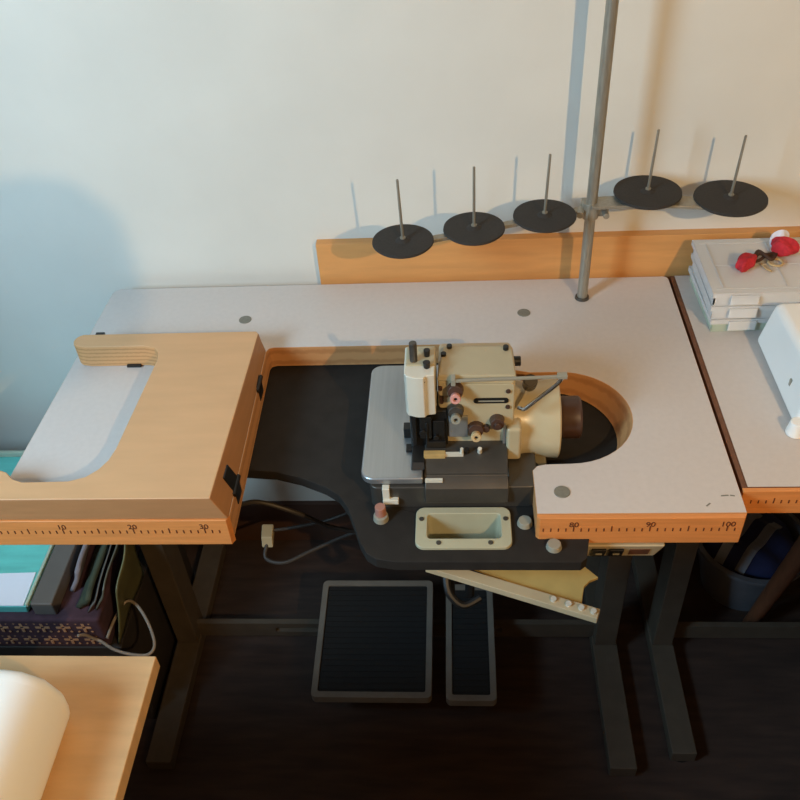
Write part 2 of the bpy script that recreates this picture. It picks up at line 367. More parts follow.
# treadles on the stretcher
def treadle(x0, x1, y0, y1, tilt=0.02):
    def z(y): return -0.625 + tilt * (y - y0) / (y1 - y0)
    b = BM(); fr = 0.012
    o_ = rrect(x0, x1, y0, y1, 0.01); i_ = rrect(x0 + fr, x1 - fr, y0 + fr, y1 - fr, 0.004); n = len(o_)
    A = [b.verts.new((x, y, z(y) - 0.02)) for x, y in o_]; B_ = [b.verts.new((x, y, z(y))) for x, y in o_]
    Cc = [b.verts.new((x, y, z(y))) for x, y in i_]; D = [b.verts.new((x, y, z(y) - 0.008)) for x, y in i_]
    for i in range(n):
        j = (i + 1) % n
        b.faces.new((A[i], A[j], B_[j], B_[i])); b.faces.new((B_[i], B_[j], Cc[j], Cc[i])); b.faces.new((Cc[i], Cc[j], D[j], D[i]))
    b.faces.new(A[::-1]); b.faces.new(D)
    t = obj('treadle', b, M['treadle'], T, bev=0.001)
    b = BM()
    hexa(b, [(x0 + fr, y0 + fr, z(y0 + fr) - 0.0085), (x1 - fr, y0 + fr, z(y0 + fr) - 0.0085), (x1 - fr, y1 - fr, z(y1 - fr) - 0.0085), (x0 + fr, y1 - fr, z(y1 - fr) - 0.0085)],
         [(x0 + fr, y0 + fr, z(y0 + fr) - 0.004), (x1 - fr, y0 + fr, z(y0 + fr) - 0.004), (x1 - fr, y1 - fr, z(y1 - fr) - 0.004), (x0 + fr, y1 - fr, z(y1 - fr) - 0.004)])
    yy = y0 + fr + 0.008
    while yy < y1 - fr - 0.006:
        bar(b, (x0 + fr + 0.003, yy, z(yy) - 0.0035), (x1 - fr - 0.003, yy, z(yy) - 0.0035), 0.004, 0.003); yy += 0.012
    obj('treadle_mat', b, M['rubber'], t, smooth=0)
    xm = (x0 + x1) / 2
    b = BM(); bar(b, (xm, 0.291, -0.69), (xm, 0.291, -0.63), 0.03, 0.02, (0, 1, 0)); bar(b, (xm - 0.04 * (x1 - x0) / 0.2, 0.291, -0.632), (xm + 0.04 * (x1 - x0) / 0.2, 0.291, -0.632), 0.03, 0.01)
    obj('pivot_bracket', b, M['stand'], t)
    return t
treadle(-0.153, 0.078, 0.088, 0.345)['label'] = 'large square black treadle with grey rim'
treadle(0.105, 0.201, 0.083, 0.335)['label'] = 'small narrow black treadle with grey rim'
# switch box
b = BM()
hexa(b, [(0.314, 0.018, -0.100), (0.410, 0.018, -0.100), (0.410, 0.12, -0.100), (0.314, 0.12, -0.100)], [(0.306, 0.002, -0.058), (0.418, 0.002, -0.058), (0.418, 0.12, -0.058), (0.306, 0.12, -0.058)])
box(b, 0.335, 0.405, 0.065, 0.115, -0.0605, -0.0285)
SB = obj('switch_box', b, M['beige'], T, bev=0.003); SB['label'] = 'cream switch box under the right front corner'
def onface(z): return 0.002 + 0.016 * (-0.058 - z) / 0.042
for x in (0.329, 0.353):
    b = BM(); hexa(b, [(x - 0.010, onface(-0.094) - 0.003, -0.094), (x + 0.010, onface(-0.094) - 0.003, -0.094), (x + 0.010, onface(-0.094) + 0.006, -0.094), (x - 0.010, onface(-0.094) + 0.006, -0.094)],
                      [(x - 0.010, onface(-0.068) - 0.004, -0.068), (x + 0.010, onface(-0.068) - 0.004, -0.068), (x + 0.010, onface(-0.068) + 0.006, -0.068), (x - 0.010, onface(-0.068) + 0.006, -0.068)])
    sw = obj('rocker_switch', b, M['black'], SB, bev=0.001)
    b = BM(); bar(b, (x - 0.004, onface(-0.081) - 0.0042, -0.081), (x + 0.005, onface(-0.081) - 0.0042, -0.081), 0.001, 0.003); obj('switch_mark', b, M['grey'], sw, smooth=0)
b = BM(); hexa(b, [(0.372, onface(-0.090) - 0.001, -0.090), (0.399, onface(-0.090) - 0.001, -0.090), (0.399, onface(-0.090) + 0.004, -0.090), (0.372, onface(-0.090) + 0.004, -0.090)],
               [(0.372, onface(-0.070) - 0.001, -0.070), (0.399, onface(-0.070) - 0.001, -0.070), (0.399, onface(-0.070) + 0.004, -0.070), (0.372, onface(-0.070) + 0.004, -0.070)])
obj('switch_plate', b, M['stoolwood'], SB)
SB.location.z -= 0.012

# ------------------------------------------------------------------ motor slung under the shelf
MO = thing('sewing_motor', 'sewing machine motor under the shelf with yellowish belt guard and bolted beige bar', 'motor', (0.22, 0.16, -0.30))
b = BM(); lathe(b, (0.13, 0.2, -0.23), (1, 0, 0), [(0, 0), (0, 0.05), (0.01, 0.062), (0.15, 0.062), (0.165, 0.045), (0.165, 0)]); obj('motor_body', b, M['black'], MO)
b = BM(); box(b, 0.18, 0.25, 0.17, 0.23, -0.175, -0.0605); obj('mount_bracket', b, M['stand'], MO, bev=0.002)
b = BM()
pl = [(0.150, 0.030), (0.195, 0.05), (0.300, 0.05), (0.335, 0.010), (0.322, 0.004), (0.313, -0.006), (0.309, -0.022), (0.304, -0.046)]
prism(b, pl, -0.156, -0.150); box(b, 0.19, 0.24, 0.045, 0.18, -0.157, -0.151)
g = obj('belt_guard', b, M['yellow'], MO, bev=0.001); g['label'] = 'yellowish sheet metal belt guard'
b = BM(); bar(b, (0.088, 0.030, -0.147), (0.326, -0.0585, -0.147), 0.0175, 0.012)
br = obj('guard_bar', b, M['beige'], MO, bev=0.001)
for x, y in ((0.266, -0.036), (0.286, -0.044), (0.303, -0.050), (0.319, -0.056)):
    b = BM(); cyl(b, (x, y, -0.142), (x, y, -0.137), 0.0042, seg=10); obj('bolt', b, M['white'], br)
b = BM(); tube(b, [(0.115, 0.02, -0.155), (0.12, 0.0, -0.175), (0.14, -0.01, -0.19), (0.165, 0.0, -0.185)], 0.006); cyl(b, (0.12, 0.02, -0.154), (0.12, 0.02, -0.20), 0.008, seg=12)
cyl(b, (0.15, 0.01, -0.157), (0.15, 0.01, -0.19), 0.007, seg=12)
obj('control_lever', b, M['black'], MO)

# ------------------------------------------------------------------ overlock machine
O = thing('overlock_machine', 'cream industrial overlock sewing machine with steel work plate on the charcoal shelf', 'sewing machine', (0.15, 0.16, -0.042))
b = BM(); prism(b, rrect(0.012, 0.245, 0.05, 0.24, 0.012), -0.0418, -0.001); obj('base_casting', b, M['darksteel'], O, bev=0.002)
b = BM(); prism(b, arc(0.187, 0.286, 0.018, 0, 90, 6) + arc(0.018, 0.286, 0.018, 90, 180, 6) + arc(0.018, 0.073, 0.018, 180, 270, 6) + [(0.088, 0.055), (0.088, 0.12), (0.205, 0.12)], -0.0005, 0.012); cp = obj('work_plate', b, M['steel'], O, bev=0.0035, bseg=3)
b = BM(); box(b, 0.030, 0.040, 0.046, 0.056, -0.022, 0.0); box(b, 0.030, 0.052, 0.043, 0.052, -0.028, -0.020); obj('plate_latch', b, M['white'], O, bev=0.001)
# looper cover: sloping dark front
b = BM()
sx0, sx1 = 0.089, 0.205
prof = [(0.126, 0.012), (0.126, 0.024), (0.106, 0.026), (0.058, 0.010), (0.046, 0.0), (0.043, -0.012), (0.043, -0.026), (0.060, -0.026), (0.060, 0.012)]
A = [b.verts.new((sx0, y, z)) for y, z in prof]; B_ = [b.verts.new((sx1, y, z)) for y, z in prof]
b.faces.new(A[::-1]); b.faces.new(B_)
for i in range(len(prof)): b.faces.new((A[i], A[(i + 1) % len(prof)], B_[(i + 1) % len(prof)], B_[i]))
lc = obj('looper_cover', b, M['darksteel'], O, bev=0.002); lc['label'] = 'dark sloping front cover'
b = BM(); box(b, 0.088, 0.118, 0.086, 0.095, 0.018, 0.0268); obj('brass_strip', b, M['brass'], lc, bev=0.0006)
b = BM(); box(b, 0.118, 0.143, 0.0885, 0.0925, 0.018, 0.0258); cyl(b, (0.141, 0.0905, 0.022), (0.141, 0.0905, 0.034), 0.0024, seg=8); obj('steel_strip', b, M['white'], lc)
b = BM(); box(b, 0.090, 0.114, 0.0525, 0.0570, 0.006, 0.0105); obj('steel_strip', b, M['white'], lc)
for x, mm in ((0.148, 'black'), (0.166, 'white')):
    b = BM(); cyl(b, (x, 0.096, 0.020), (x, 0.092, 0.032), 0.0042 if mm == 'black' else 0.0035, 0.003, 12); obj('knob', b, M[mm], lc)
# main body
b = BM(); box(b, 0.110, 0.214, 0.115, 0.235, -0.0005, 0.108); hexa(b, [(0.110, 0.115, 0.107), (0.214, 0.115, 0.107), (0.214, 0.235, 0.107), (0.110, 0.235, 0.107)], [(0.110, 0.115, 0.138), (0.214, 0.115, 0.136), (0.213, 0.182, 0.136), (0.112, 0.182, 0.138)])
box(b, 0.203, 0.224, 0.100, 0.20, -0.0005, 0.060)
bd_ = obj('machine_body', b, M['cream'], O, bev=0.005, bseg=3)
b = BM(); hexa(b, [(0.109, 0.113, 0.1375), (0.215, 0.113, 0.1355), (0.214, 0.183, 0.1355), (0.113, 0.183, 0.1375)], [(0.111, 0.116, 0.146), (0.214, 0.116, 0.144), (0.211, 0.179, 0.144), (0.118, 0.179, 0.146)])
tc_ = obj('top_cover', b, M['creamdark'], O, bev=0.002)
for x, y in ((0.126, 0.175), (0.118, 0.158), (0.203, 0.171)):
    b = BM(); cyl(b, (x, y, 0.143), (x, y, 0.150), 0.0038, seg=12); obj('screw', b, M['black'], tc_)
# front service panel, proud of the body
b = BM(); prism(b, rrect(0.132, 0.212, 0.044, 0.132, 0.004), 0, 0.003)
bmesh.ops.transform(b, matrix=Matrix.Translation((0, 0.1152, 0)) @ Matrix.Rotation(PI / 2, 4, 'X'), verts=b.verts[:])
fp = obj('front_panel', b, M['cream'], O, bev=0.0008)
for x, z in ((0.204, 0.120), (0.204, 0.092)):
    b = BM(); cyl(b, (x, 0.1125, z), (x, 0.110, z), 0.0032, seg=12); obj('screw', b, M['brown'], fp)
b = BM(); prism(b, rrect(0.158, 0.205, 0.099, 0.108, 0.0044), 0, 0.0018)
bmesh.ops.transform(b, matrix=Matrix.Translation((0, 0.1127, 0)) @ Matrix.Rotation(PI / 2, 4, 'X'), verts=b.verts[:])
sl = obj('oil_window', b, M['black'], fp); sl['label'] = 'black oblong window'
b = BM(); box(b, 0.164, 0.199, 0.1104, 0.1112, 0.1022, 0.1044); obj('window_bar', b, M['grey'], sl, smooth=0)
b = BM()
for x, z in ((0.1135, 0.125), (0.1145, 0.1065), (0.1145, 0.1015)): cyl(b, (x, 0.117, z), (x, 0.111, z), 0.0033, 0.0028, seg=12)
obj('body_screws', b, M['brown'], bd_)
# left head: face cover
b = BM()
pr = [(0.0665, 0.16), (0.0665, 0.104), (0.0695, 0.098), (0.082, 0.0935), (0.0925, 0.0935), (0.0955, 0.098), (0.107, 0.100), (0.107, 0.16)]
prism(b, pr, 0.090, 0.160)
fc = obj('face_cover', b, M['white'], O, bev=0.0015); fc['label'] = 'off-white cover over the needle bar'
b = BM(); box(b, 0.068, 0.108, 0.118, 0.160, 0.085, 0.162); obj('head_casting', b, M['creamdark'], O, bev=0.003)
b = BM(); cyl(b, (0.079, 0.128, 0.161), (0.079, 0.128, 0.192), 0.0052, seg=16); ps = obj('presser_post', b, M['darksteel'], O, bev=0.001)
for x, y, z, r in ((0.0965, 0.138, 0.172, 0.0045), (0.0965, 0.116, 0.169, 0.005)):
    b = BM(); cyl(b, (x, y, 0.158), (x, y, z), r * 0.8, r, 12); obj('adjusting_screw', b, M['black'], O, bev=0.0006)
b = BM(); cyl(b, (0.093, 0.097, 0.150), (0.093, 0.0955, 0.152), 0.0015, seg=8); obj('cover_dot', b, M['darksteel'], fc)
# needle and presser foot mechanism (dark)
b = BM()
box(b, 0.070, 0.122, 0.108, 0.150, 0.012, 0.089); obj('needle_housing', b, M['black'], O, bev=0.002)
b = BM(); box(b, 0.073, 0.079, 0.100, 0.109, 0.030, 0.086); box(b, 0.084, 0.100, 0.100, 0.109, 0.045, 0.085); box(b, 0.102, 0.118, 0.102, 0.109, 0.03, 0.075); box(b, 0.092, 0.119, 0.098, 0.109, 0.028, 0.040)
cyl(b, (0.088, 0.101, 0.058), (0.088, 0.096, 0.058), 0.005, seg=12); cyl(b, (0.106, 0.104, 0.048), (0.106, 0.097, 0.048), 0.004, seg=12); cyl(b, (0.0935, 0.1, 0.075), (0.0935, 0.1, 0.03), 0.002, seg=8)
obj('needle_clamp', b, M['black'], O, bev=0.0008)
b = BM(); hexa(b, [(0.070, 0.070, 0.0125), (0.090, 0.070, 0.0125), (0.090, 0.125, 0.0125), (0.070, 0.125, 0.0125)], [(0.072, 0.078, 0.020), (0.089, 0.078, 0.020), (0.089, 0.125, 0.026), (0.072, 0.125, 0.026)])
box(b, 0.062, 0.074, 0.105, 0.118, 0.0122, 0.018)
box(b, 0.058, 0.072, 0.135, 0.15, 0.012, 0.03)
obj('presser_foot', b, M['black'], O, bev=0.001)
# tension assemblies
def tension(x, z, ring, spring):
    b = BM(); ax = Vector((0, -1, 0.25)).normalized()
    o_ = Vector((x, 0.112, z + 0.008))
    cyl(b, o_, o_ + ax * 0.012, 0.0115, 0.010, 24); t = obj('tension_disc', b, spring, O, bev=0.0008)
    q = o_ + Vector((0, -0.008, -0.004))
    b = BM(); lathe(b, q + ax * 0.004, ax, [(0, 0), (0, 0.0064), (0.008, 0.0074), (0.010, 0.0064), (0.010, 0.0030), (0.007, 0.0028), (0.007, 0)], 24); k = obj('tension_knob', b, ring, t)
    b = BM(); cyl(b, q + ax * 0.0065, q + ax * 0.0115, 0.0022, seg=10); obj('knob_stem', b, M['black'], k)
b = BM(); box(b, 0.1235, 0.150, 0.1075, 0.1126, 0.040, 0.078); obj('tension_plate', b, M['steel'], O, bev=0.001)
tension(0.1335, 0.117, M['pink'], M['brown']); tension(0.1335, 0.080, M['grey'], M['darksteel']); tension(0.161, 0.0465, M['straw'], M['brown'])
b = BM(); cyl(b, (0.190, 0.113, 0.068), (0.190, 0.098, 0.071), 0.0105, 0.009, 24); cyl(b, (0.190, 0.1, 0.070), (0.1905, 0.094, 0.071), 0.005, 0.0045, 16)
cyl(b, (0.175, 0.113, 0.055), (0.175, 0.104, 0.056), 0.005, seg=12); obj('thread_stud', b, M['brown'], O, bev=0.0008)
b = BM(); box(b, 0.1985, 0.2025, 0.108, 0.113, 0.0, 0.062); obj('side_rail', b, M['steel'], O)
# thread guide bar and lever
b = BM(); bar(b, (0.131, 0.104, 0.1455), (0.280, 0.116, 0.1405), 0.004, 0.0035); box(b, 0.128, 0.134, 0.102, 0.114, 0.138, 0.149); box(b, 0.268, 0.281, 0.112, 0.121, 0.1385, 0.144)
obj('thread_guide', b, M['grey'], O, bev=0.0006)
b = BM(); tube(b, [(0.218, 0.112, 0.090), (0.226, 0.106, 0.092), (0.236, 0.108, 0.100), (0.268, 0.113, 0.130), (0.274, 0.116, 0.139)], 0.0028); obj('lifting_lever', b, M['chrome'], O)
b = BM(); lathe(b, (0.237, 0.165, 0.085), (0, -0.6, 0.8), [(0, 0), (0, 0.010), (0.022, 0.010), (0.022, 0.008), (0.025, 0.008), (0.025, 0)], 20); obj('oil_cap', b, M['darksteel'], O)
b = BM(); cyl(b, (0.208, 0.170, 0.124), (0.224, 0.170, 0.124), 0.007, seg=16); obj('side_plug', b, M['black'], O, bev=0.001)
# belt housing and hand wheel
b = BM(); lathe(b, (0.206, 0.166, 0.020), (1, 0, 0), [(0, 0), (0, 0.0585), (0.010, 0.0585), (0.024, 0.0545), (0.038, 0.054), (0.050, 0.0555), (0.058, 0.0575), (0.072, 0.0580), (0.074, 0.056), (0.074, 0)], 48)
bh = obj('belt_housing', b, M['cream'], O, smooth=40)
b = BM(); prism(b, rrect(0.212, 0.262, 0.07, 0.15, 0.01), -0.0419, -0.015); obj('base_flange', b, M['flange'], O, bev=0.003)
b = BM(); cyl(b, (0.222, 0.09, -0.016), (0.222, 0.09, -0.009), 0.007, seg=12); cyl(b, (0.243, 0.098, -0.016), (0.243, 0.098, -0.008), 0.006, seg=12); obj('flange_bolts', b, M['black'], O)
b = BM(); lathe(b, (0.2795, 0.166, 0.021), (1, 0, 0), [(0, 0), (0, 0.020), (0.004, 0.020), (0.004, 0.029), (0.008, 0.031), (0.030, 0.031), (0.033, 0.029), (0.033, 0.010), (0.028, 0.008), (0.028, 0)], 36); obj('hand_wheel', b, M['brown'], O)

# ------------------------------------------------------------------ thread stand
S = thing('thread_stand', 'grey thread stand with five black spool discs clamped to the table back', 'thread stand', (0.354, 0.493, 0.0))
b = BM(); cyl(b, (0.354, 0.493, 0.0005), (0.356, 0.493, 0.66), 0.0088, seg=24); obj('pole', b, M['pole'], S)
b = BM(); cyl(b, (0.354, 0.493, 0.0002), (0.354, 0.493, 0.005), 0.0125, 0.0115, 24); obj('pole_collar', b, M['darksteel'], S, bev=0.0006)
ZA = 0.172
b = BM(); bar(b, (0.354, 0.498, ZA), (0.045, 0.398, ZA), 0.013, 0.006); obj('arm', b, M['pole'], S, bev=0.0006)
b = BM(); bar(b, (0.354, 0.492, ZA + 0.012), (0.442, 0.488, ZA + 0.0165), 0.034, 0.005); bar(b, (0.440, 0.488, ZA + 0.0165), (0.585, 0.480, ZA + 0.0085), 0.034, 0.005); obj('arm', b, M['pole'], S, bev=0.0006)
b = BM(); cyl(b, (0.354, 0.495, ZA - 0.014), (0.354, 0.495, ZA + 0.014), 0.0135, seg=20); box(b, 0.340, 0.383, 0.492, 0.512, ZA - 0.012, ZA + 0.012); cyl(b, (0.376, 0.505, ZA), (0.376, 0.47, ZA), 0.005, seg=10); cyl(b, (0.342, 0.505, ZA), (0.335, 0.476, ZA), 0.006, seg=10)
obj('arm_clamp', b, M['pole'], S, bev=0.001)
for i, (x, y, lean) in enumerate(((0.055, 0.402, -0.003), (0.1655, 0.434, 0.0), (0.278, 0.467, 0.003), (0.443, 0.503, 0.003), (0.5705, 0.4905, 0.003))):
    z = ZA + (0.003, 0.003, 0.003, 0.0195, 0.0115)[i]; R_ = (0.048, 0.0485, 0.050, 0.0535, 0.0565)[i]
    b = BM(); lathe(b, (x, y, z), (0, 0, 1), [(0, 0), (0, R_ - 0.003), (0.003, R_), (0.006, R_ - 0.0005), (0.0065, R_ - 0.004), (0.0055, 0.012), (0.009, 0.006), (0.009, 0)], 48)
    dsc = obj('spool_disc', b, M['disc'], S)
    b = BM(); cyl(b, (x, y, z + 0.008), (x + lean, y, z + 0.108), 0.0024, 0.0020, 12); cyl(b, (x, y, z + 0.008), (x, y, z + 0.011), 0.0045, seg=14); obj('spool_pin', b, M['pole'], dsc)

# ------------------------------------------------------------------ right-hand table
R = thing('sewing_table', 'second white topped sewing table at the right with storage boxes on it', 'table', (1.1, 0.3, -H))
b = BM(); prism(b, [(0.523, 0.045), (1.75, 0.045), (1.75, 0.556), (0.523, 0.556)], -0.04, 0.0, 0, 1); obj('tabletop', b, [M['lam'], M['stoolwood']], R, bev=0.0008, bseg=1)
b = BM(); box(b, 0.5165, 0.5228, 0.045, 0.556, -0.04, -0.0008); obj('side_band', b, M['stoolwood'], R)
b = BM(); box(b, 0.5165, 1.75, 0.038, 0.0449, -0.045, -0.0005); eb = obj('edge_band', b, M['orange'], R, bev=0.001)
b = BM()
for k in range(120):
    x = 0.53 + 0.01 * k; box(b, x - 0.0007, x + 0.0007, 0.0374, 0.0381, -0.024, -0.024 + (0.010 if k % 5 == 3 else 0.006))
obj('ruler_marks', b, M['ink'], eb, smooth=0)
for sx in (0.55, 1.68):
    b = BM(); box(b, sx - 0.023, sx + 0.023, 0.03, 0.54, -0.745, -0.715); obj('stand_foot', b, M['stand'], R, bev=0.002)
    b = BM(); box(b, sx - 0.02, sx + 0.02, 0.262, 0.322, -0.72, -0.06); obj('stand_upright', b, M['stand'], R, bev=0.002)
    b = BM(); box(b, sx - 0.018, sx + 0.018, 0.08, 0.53, -0.075, -0.0405); obj('top_rail', b, M['stand'], R, bev=0.002)
    for y in (0.05, 0.51):
        b = BM(); cyl(b, (sx, y, -H), (sx, y, -0.744), 0.02, seg=20); obj('foot_pad', b, M['rubber'], R)
b = BM(); box(b, 0.572, 1.66, 0.285, 0.297, -0.722, -0.682); obj('stretcher', b, M['stand'], R)

# organiser boxes
def organiser(x0, y0, z0, ang, label, tray):
    W_, D_, Hh = 0.235, 0.160, 0.0265
    o = thing('organizer_box', label, 'storage box', (x0 + W_ / 2, y0 + D_ / 2, z0), 'stacked organizer boxes')
    rot = Matrix.Translation((x0, y0, 0)) @ Matrix.Rotation(ang, 4, 'Z')
    def fin(name, b, m, par, **k):
        bmesh.ops.transform(b, matrix=rot, verts=b.verts[:]); return obj(name, b, m, par, **k)
    b = BM(); t = 0.0022
    hexa(b, [(0.004, 0.004, z0), (W_ - 0.004, 0.004, z0), (W_ - 0.004, D_ - 0.004, z0), (0.004, D_ - 0.004, z0)], [(0.004, 0.004, z0 + t), (W_ - 0.004, 0.004, z0 + t), (W_ - 0.004, D_ - 0.004, z0 + t), (0.004, D_ - 0.004, z0 + t)])
    for xa, xb, ya, yb in ((0.004, W_ - 0.004, 0.004, 0.004 + t), (0.004, W_ - 0.004, D_ - 0.004 - t, D_ - 0.004), (0.004, 0.004 + t, 0.004, D_ - 0.004), (W_ - 0.004 - t, W_ - 0.004, 0.004, D_ - 0.004)):
        box(b, xa, xb, ya, yb, z0 + t, z0 + Hh - 0.008)
    tr = fin('tray', b, tray, o)
    b = BM()
    for k in (1, 2, 3): box(b, W_ * k / 4 - 0.0008, W_ * k / 4 + 0.0008, 0.006, D_ - 0.006, z0 + t, z0 + Hh - 0.009)
    for k in (1, 2): box(b, 0.006, W_ - 0.006, D_ * k / 3 - 0.0008, D_ * k / 3 + 0.0008, z0 + t, z0 + Hh - 0.009)
    fin('divider', b, tray, tr)
    for k in range(4):
        for j in range(3):
            if (k * 3 + j) % 4 == 3: continue
            xa = W_ * k / 4 + 0.008; ya = D_ * j / 3 + 0.010
            b = BM(); prism(b, rrect(xa, xa + 0.040, ya, ya + 0.033, 0.006), z0 + t, z0 + t + 0.004 + 0.006 * random.random())
            fin('insert', b, random.choice([M['lilac'], M['sleeve'], M['grey'], M['beige']]), tr)
    b = BM(); box(b, 0, W_, 0, D_, z0 + Hh - 0.0025, z0 + Hh)
    for xa, xb, ya, yb in ((0, W_, 0, 0.003), (0, W_, D_ - 0.003, D_), (0, 0.003, 0.003, D_ - 0.003), (W_ - 0.003, W_, 0.003, D_ - 0.003)): box(b, xa, xb, ya, yb, z0 + Hh - 0.009, z0 + Hh - 0.0025)
    for xa, xb, ya, yb in ((0.008, W_ - 0.008, 0.012, 0.0145), (0.008, W_ - 0.008, D_ - 0.0145, D_ - 0.012), (0.018, 0.0205, 0.0145, D_ - 0.0145), (W_ * 0.5 - 0.001, W_ * 0.5 + 0.001, 0.0145, D_ - 0.0145), (0.0205, W_ - 0.008, D_ * 0.5 - 0.001, D_ * 0.5 + 0.001)):
        box(b, xa, xb, ya, yb, z0 + Hh, z0 + Hh + 0.0010)
    ld = fin('lid', b, M['clear'], o)
    for xc in (0.05, 0.18):
        b = BM(); box(b, xc - 0.022, xc + 0.022, -0.0035, 0.0, z0 + 0.006, z0 + Hh - 0.003); fin('latch', b, M['clear'], ld, bev=0.001)
organiser(0.546, 0.385, 0.0005, 0.02, 'greenish clear organizer box, lowest of the three stacked by the plank', M['cleargreen'])
organiser(0.541, 0.383, 0.0284, -0.01, 'clear organizer box in the middle of the stack of three', M['clear'])
organiser(0.538, 0.379, 0.0563, 0.0, 'clear compartment organizer box topmost of its stack, red trinket on lid', M['clear'])

# red trinket on the top box
TZ = 0.0842
K = thing('felt_trinket', 'small red felt and brown cord trinket lying on the topmost organizer box', 'ornament', (0.64, 0.47, TZ))
def lump(cx_, cy_, rx, ry, rz_, seed, twist=0.0):
    b = BM(); bmesh.ops.create_icosphere(b, subdivisions=3, radius=1)
    rnd = random.Random(seed); ph = [rnd.uniform(0, 6) for _ in range(4)]
    for v in b.verts:
        k = 1 + 0.18 * math.sin(4 * v.co.x + ph[0]) * math.sin(3 * v.co.y + ph[1]) + 0.10 * math.sin(7 * v.co.y + ph[2])
        x, y = v.co.x * rx * k, v.co.y * ry * k
        v.co = Vector((cx_ + x * math.cos(twist) - y * math.sin(twist), cy_ + x * math.sin(twist) + y * math.cos(twist), TZ + max(0.0002, rz_ * 0.9 + v.co.z * rz_ * k)))
    return b
obj('red_felt', lump(0.602, 0.448, 0.021, 0.014, 0.012, 1, 0.8), M['red'], K)
obj('red_felt', lump(0.673, 0.487, 0.022, 0.018, 0.015, 2, -0.6), M['red'], K)
obj('white_trim', lump(0.670, 0.507, 0.015, 0.007, 0.017, 3, 0.1), M['paper'], K)
b = BM()
for s in range(5):
    rnd = random.Random(s + 20)
    tube(b, [(0.615 + rnd.uniform(-.004, .004), 0.458, TZ + 0.004), (0.628, 0.466 + rnd.uniform(-.01, .01), TZ + 0.007 + rnd.uniform(0, .008)), (0.644, 0.464 + rnd.uniform(-.01, .01), TZ + 0.006 + rnd.uniform(0, .006)), (0.662, 0.482, TZ + 0.005)], 0.0026, 8)
obj('brown_cord', b, M['twig'], K)
b = BM(); tube(b, [(0.653 + 0.011 * math.cos(a), 0.457 + 0.011 * math.sin(a), TZ + 0.003) for a in [i * PI / 5 for i in range(11)]], 0.002, 8)
tube(b, [(0.63, 0.455, TZ + 0.002), (0.634, 0.440, TZ + 0.002), (0.640, 0.432, TZ + 0.002)], 0.0016, 8); obj('straw_ring', b, M['straw'], K)

# white machine at the right
Wm = thing('sewing_machine', 'white plastic domestic sewing machine end beside the organizer boxes', 'sewing machine', (0.75, 0.25, 0.0004))
b = BM()
hexa(b, [(0.611, 0.150, 0.004), (0.98, 0.150, 0.004), (0.98, 0.360, 0.004), (0.611, 0.360, 0.004)], [(0.628, 0.155, 0.090), (0.98, 0.155, 0.090), (0.98, 0.347, 0.090), (0.622, 0.347, 0.090)])
obj('machine_bed', b, M['mwhite'], Wm, bev=0.012, bseg=4)
b = BM(); box(b, 0.86, 0.97, 0.20, 0.32, 0.086, 0.30); obj('machine_column', b, M['mwhite'], Wm, bev=0.012, bseg=4)
b = BM(); cyl(b, (0.614, 0.148, 0.0004), (0.614, 0.148, 0.024), 0.013, 0.010, 20); obj('bed_foot', b, M['mwhite'], Wm, bev=0.002)
for x, y in ((0.95, 0.19), (0.95, 0.33), (0.65, 0.33)):
    b = BM(); cyl(b, (x, y, 0.0004), (x, y, 0.01), 0.012, seg=16); obj('bed_foot', b, M['mwhite'], Wm)
b = BM(); box(b, 0.6165, 0.626, 0.21, 0.216, 0.034, 0.046); obj('release_button', b, M['grey'], Wm, bev=0.001)

# ------------------------------------------------------------------ lower left: birch desk with a machine
D = thing('wooden_desk', 'pale birch desk corner at the lower left in front of the patterned basket', 'desk', (-0.55, -0.55, -H))
b = BM(); box(b, -1.045, -0.222, -1.05, -0.216, -0.022, 0.0); obj('desktop', b, M['deskwood'], D, bev=0.0015)
for x, y in ((-1.01, -0.26), (-0.34, -0.30), (-1.01, -1.0), (-0.34, -1.0)):
    b = BM(); box(b, x - 0.02, x + 0.02, y - 0.02, y + 0.02, -H, -0.0225); obj('leg', b, M['deskwood'], D, bev=0.002)
G = thing('sewing_machine', 'rounded white and beige sewing machine on the pale birch desk at lower left', 'sewing machine', (-0.42, -0.36, 0.0))
b = BM()
pf = [(-0.62, 0.004), (-0.292, 0.004), (-0.290, 0.045), (-0.302, 0.075), (-0.325, 0.092), (-0.345, 0.097), (-0.62, 0.097)]
A = [b.verts.new((x, -0.47, z)) for x, z in pf]; B_ = [b.verts.new((x, -0.285, z)) for x, z in pf]
b.faces.new(A); b.faces.new(B_[::-1])
for i in range(len(pf)): b.faces.new((A[i], A[(i + 1) % len(pf)], B_[(i + 1) % len(pf)], B_[i]))
obj('machine_housing', b, M['mwhite'], G, bev=0.02, bseg=5, smooth=70)
b = BM(); lathe(b, (-0.385, -0.325, 0.095), (0, 0, 1), [(0, 0), (0, 0.034), (0.010, 0.034), (0.014, 0.030), (0.014, 0.012), (0.010, 0.010), (0.010, 0)], 32); obj('dial', b, M['grey'], G)
for x in (-0.57, -0.33):
    for y in (-0.44, -0.31):
        b = BM(); cyl(b, (x, y, 0.0003), (x, y, 0.006), 0.012, seg=14); obj('foot', b, M['rubber'], G)

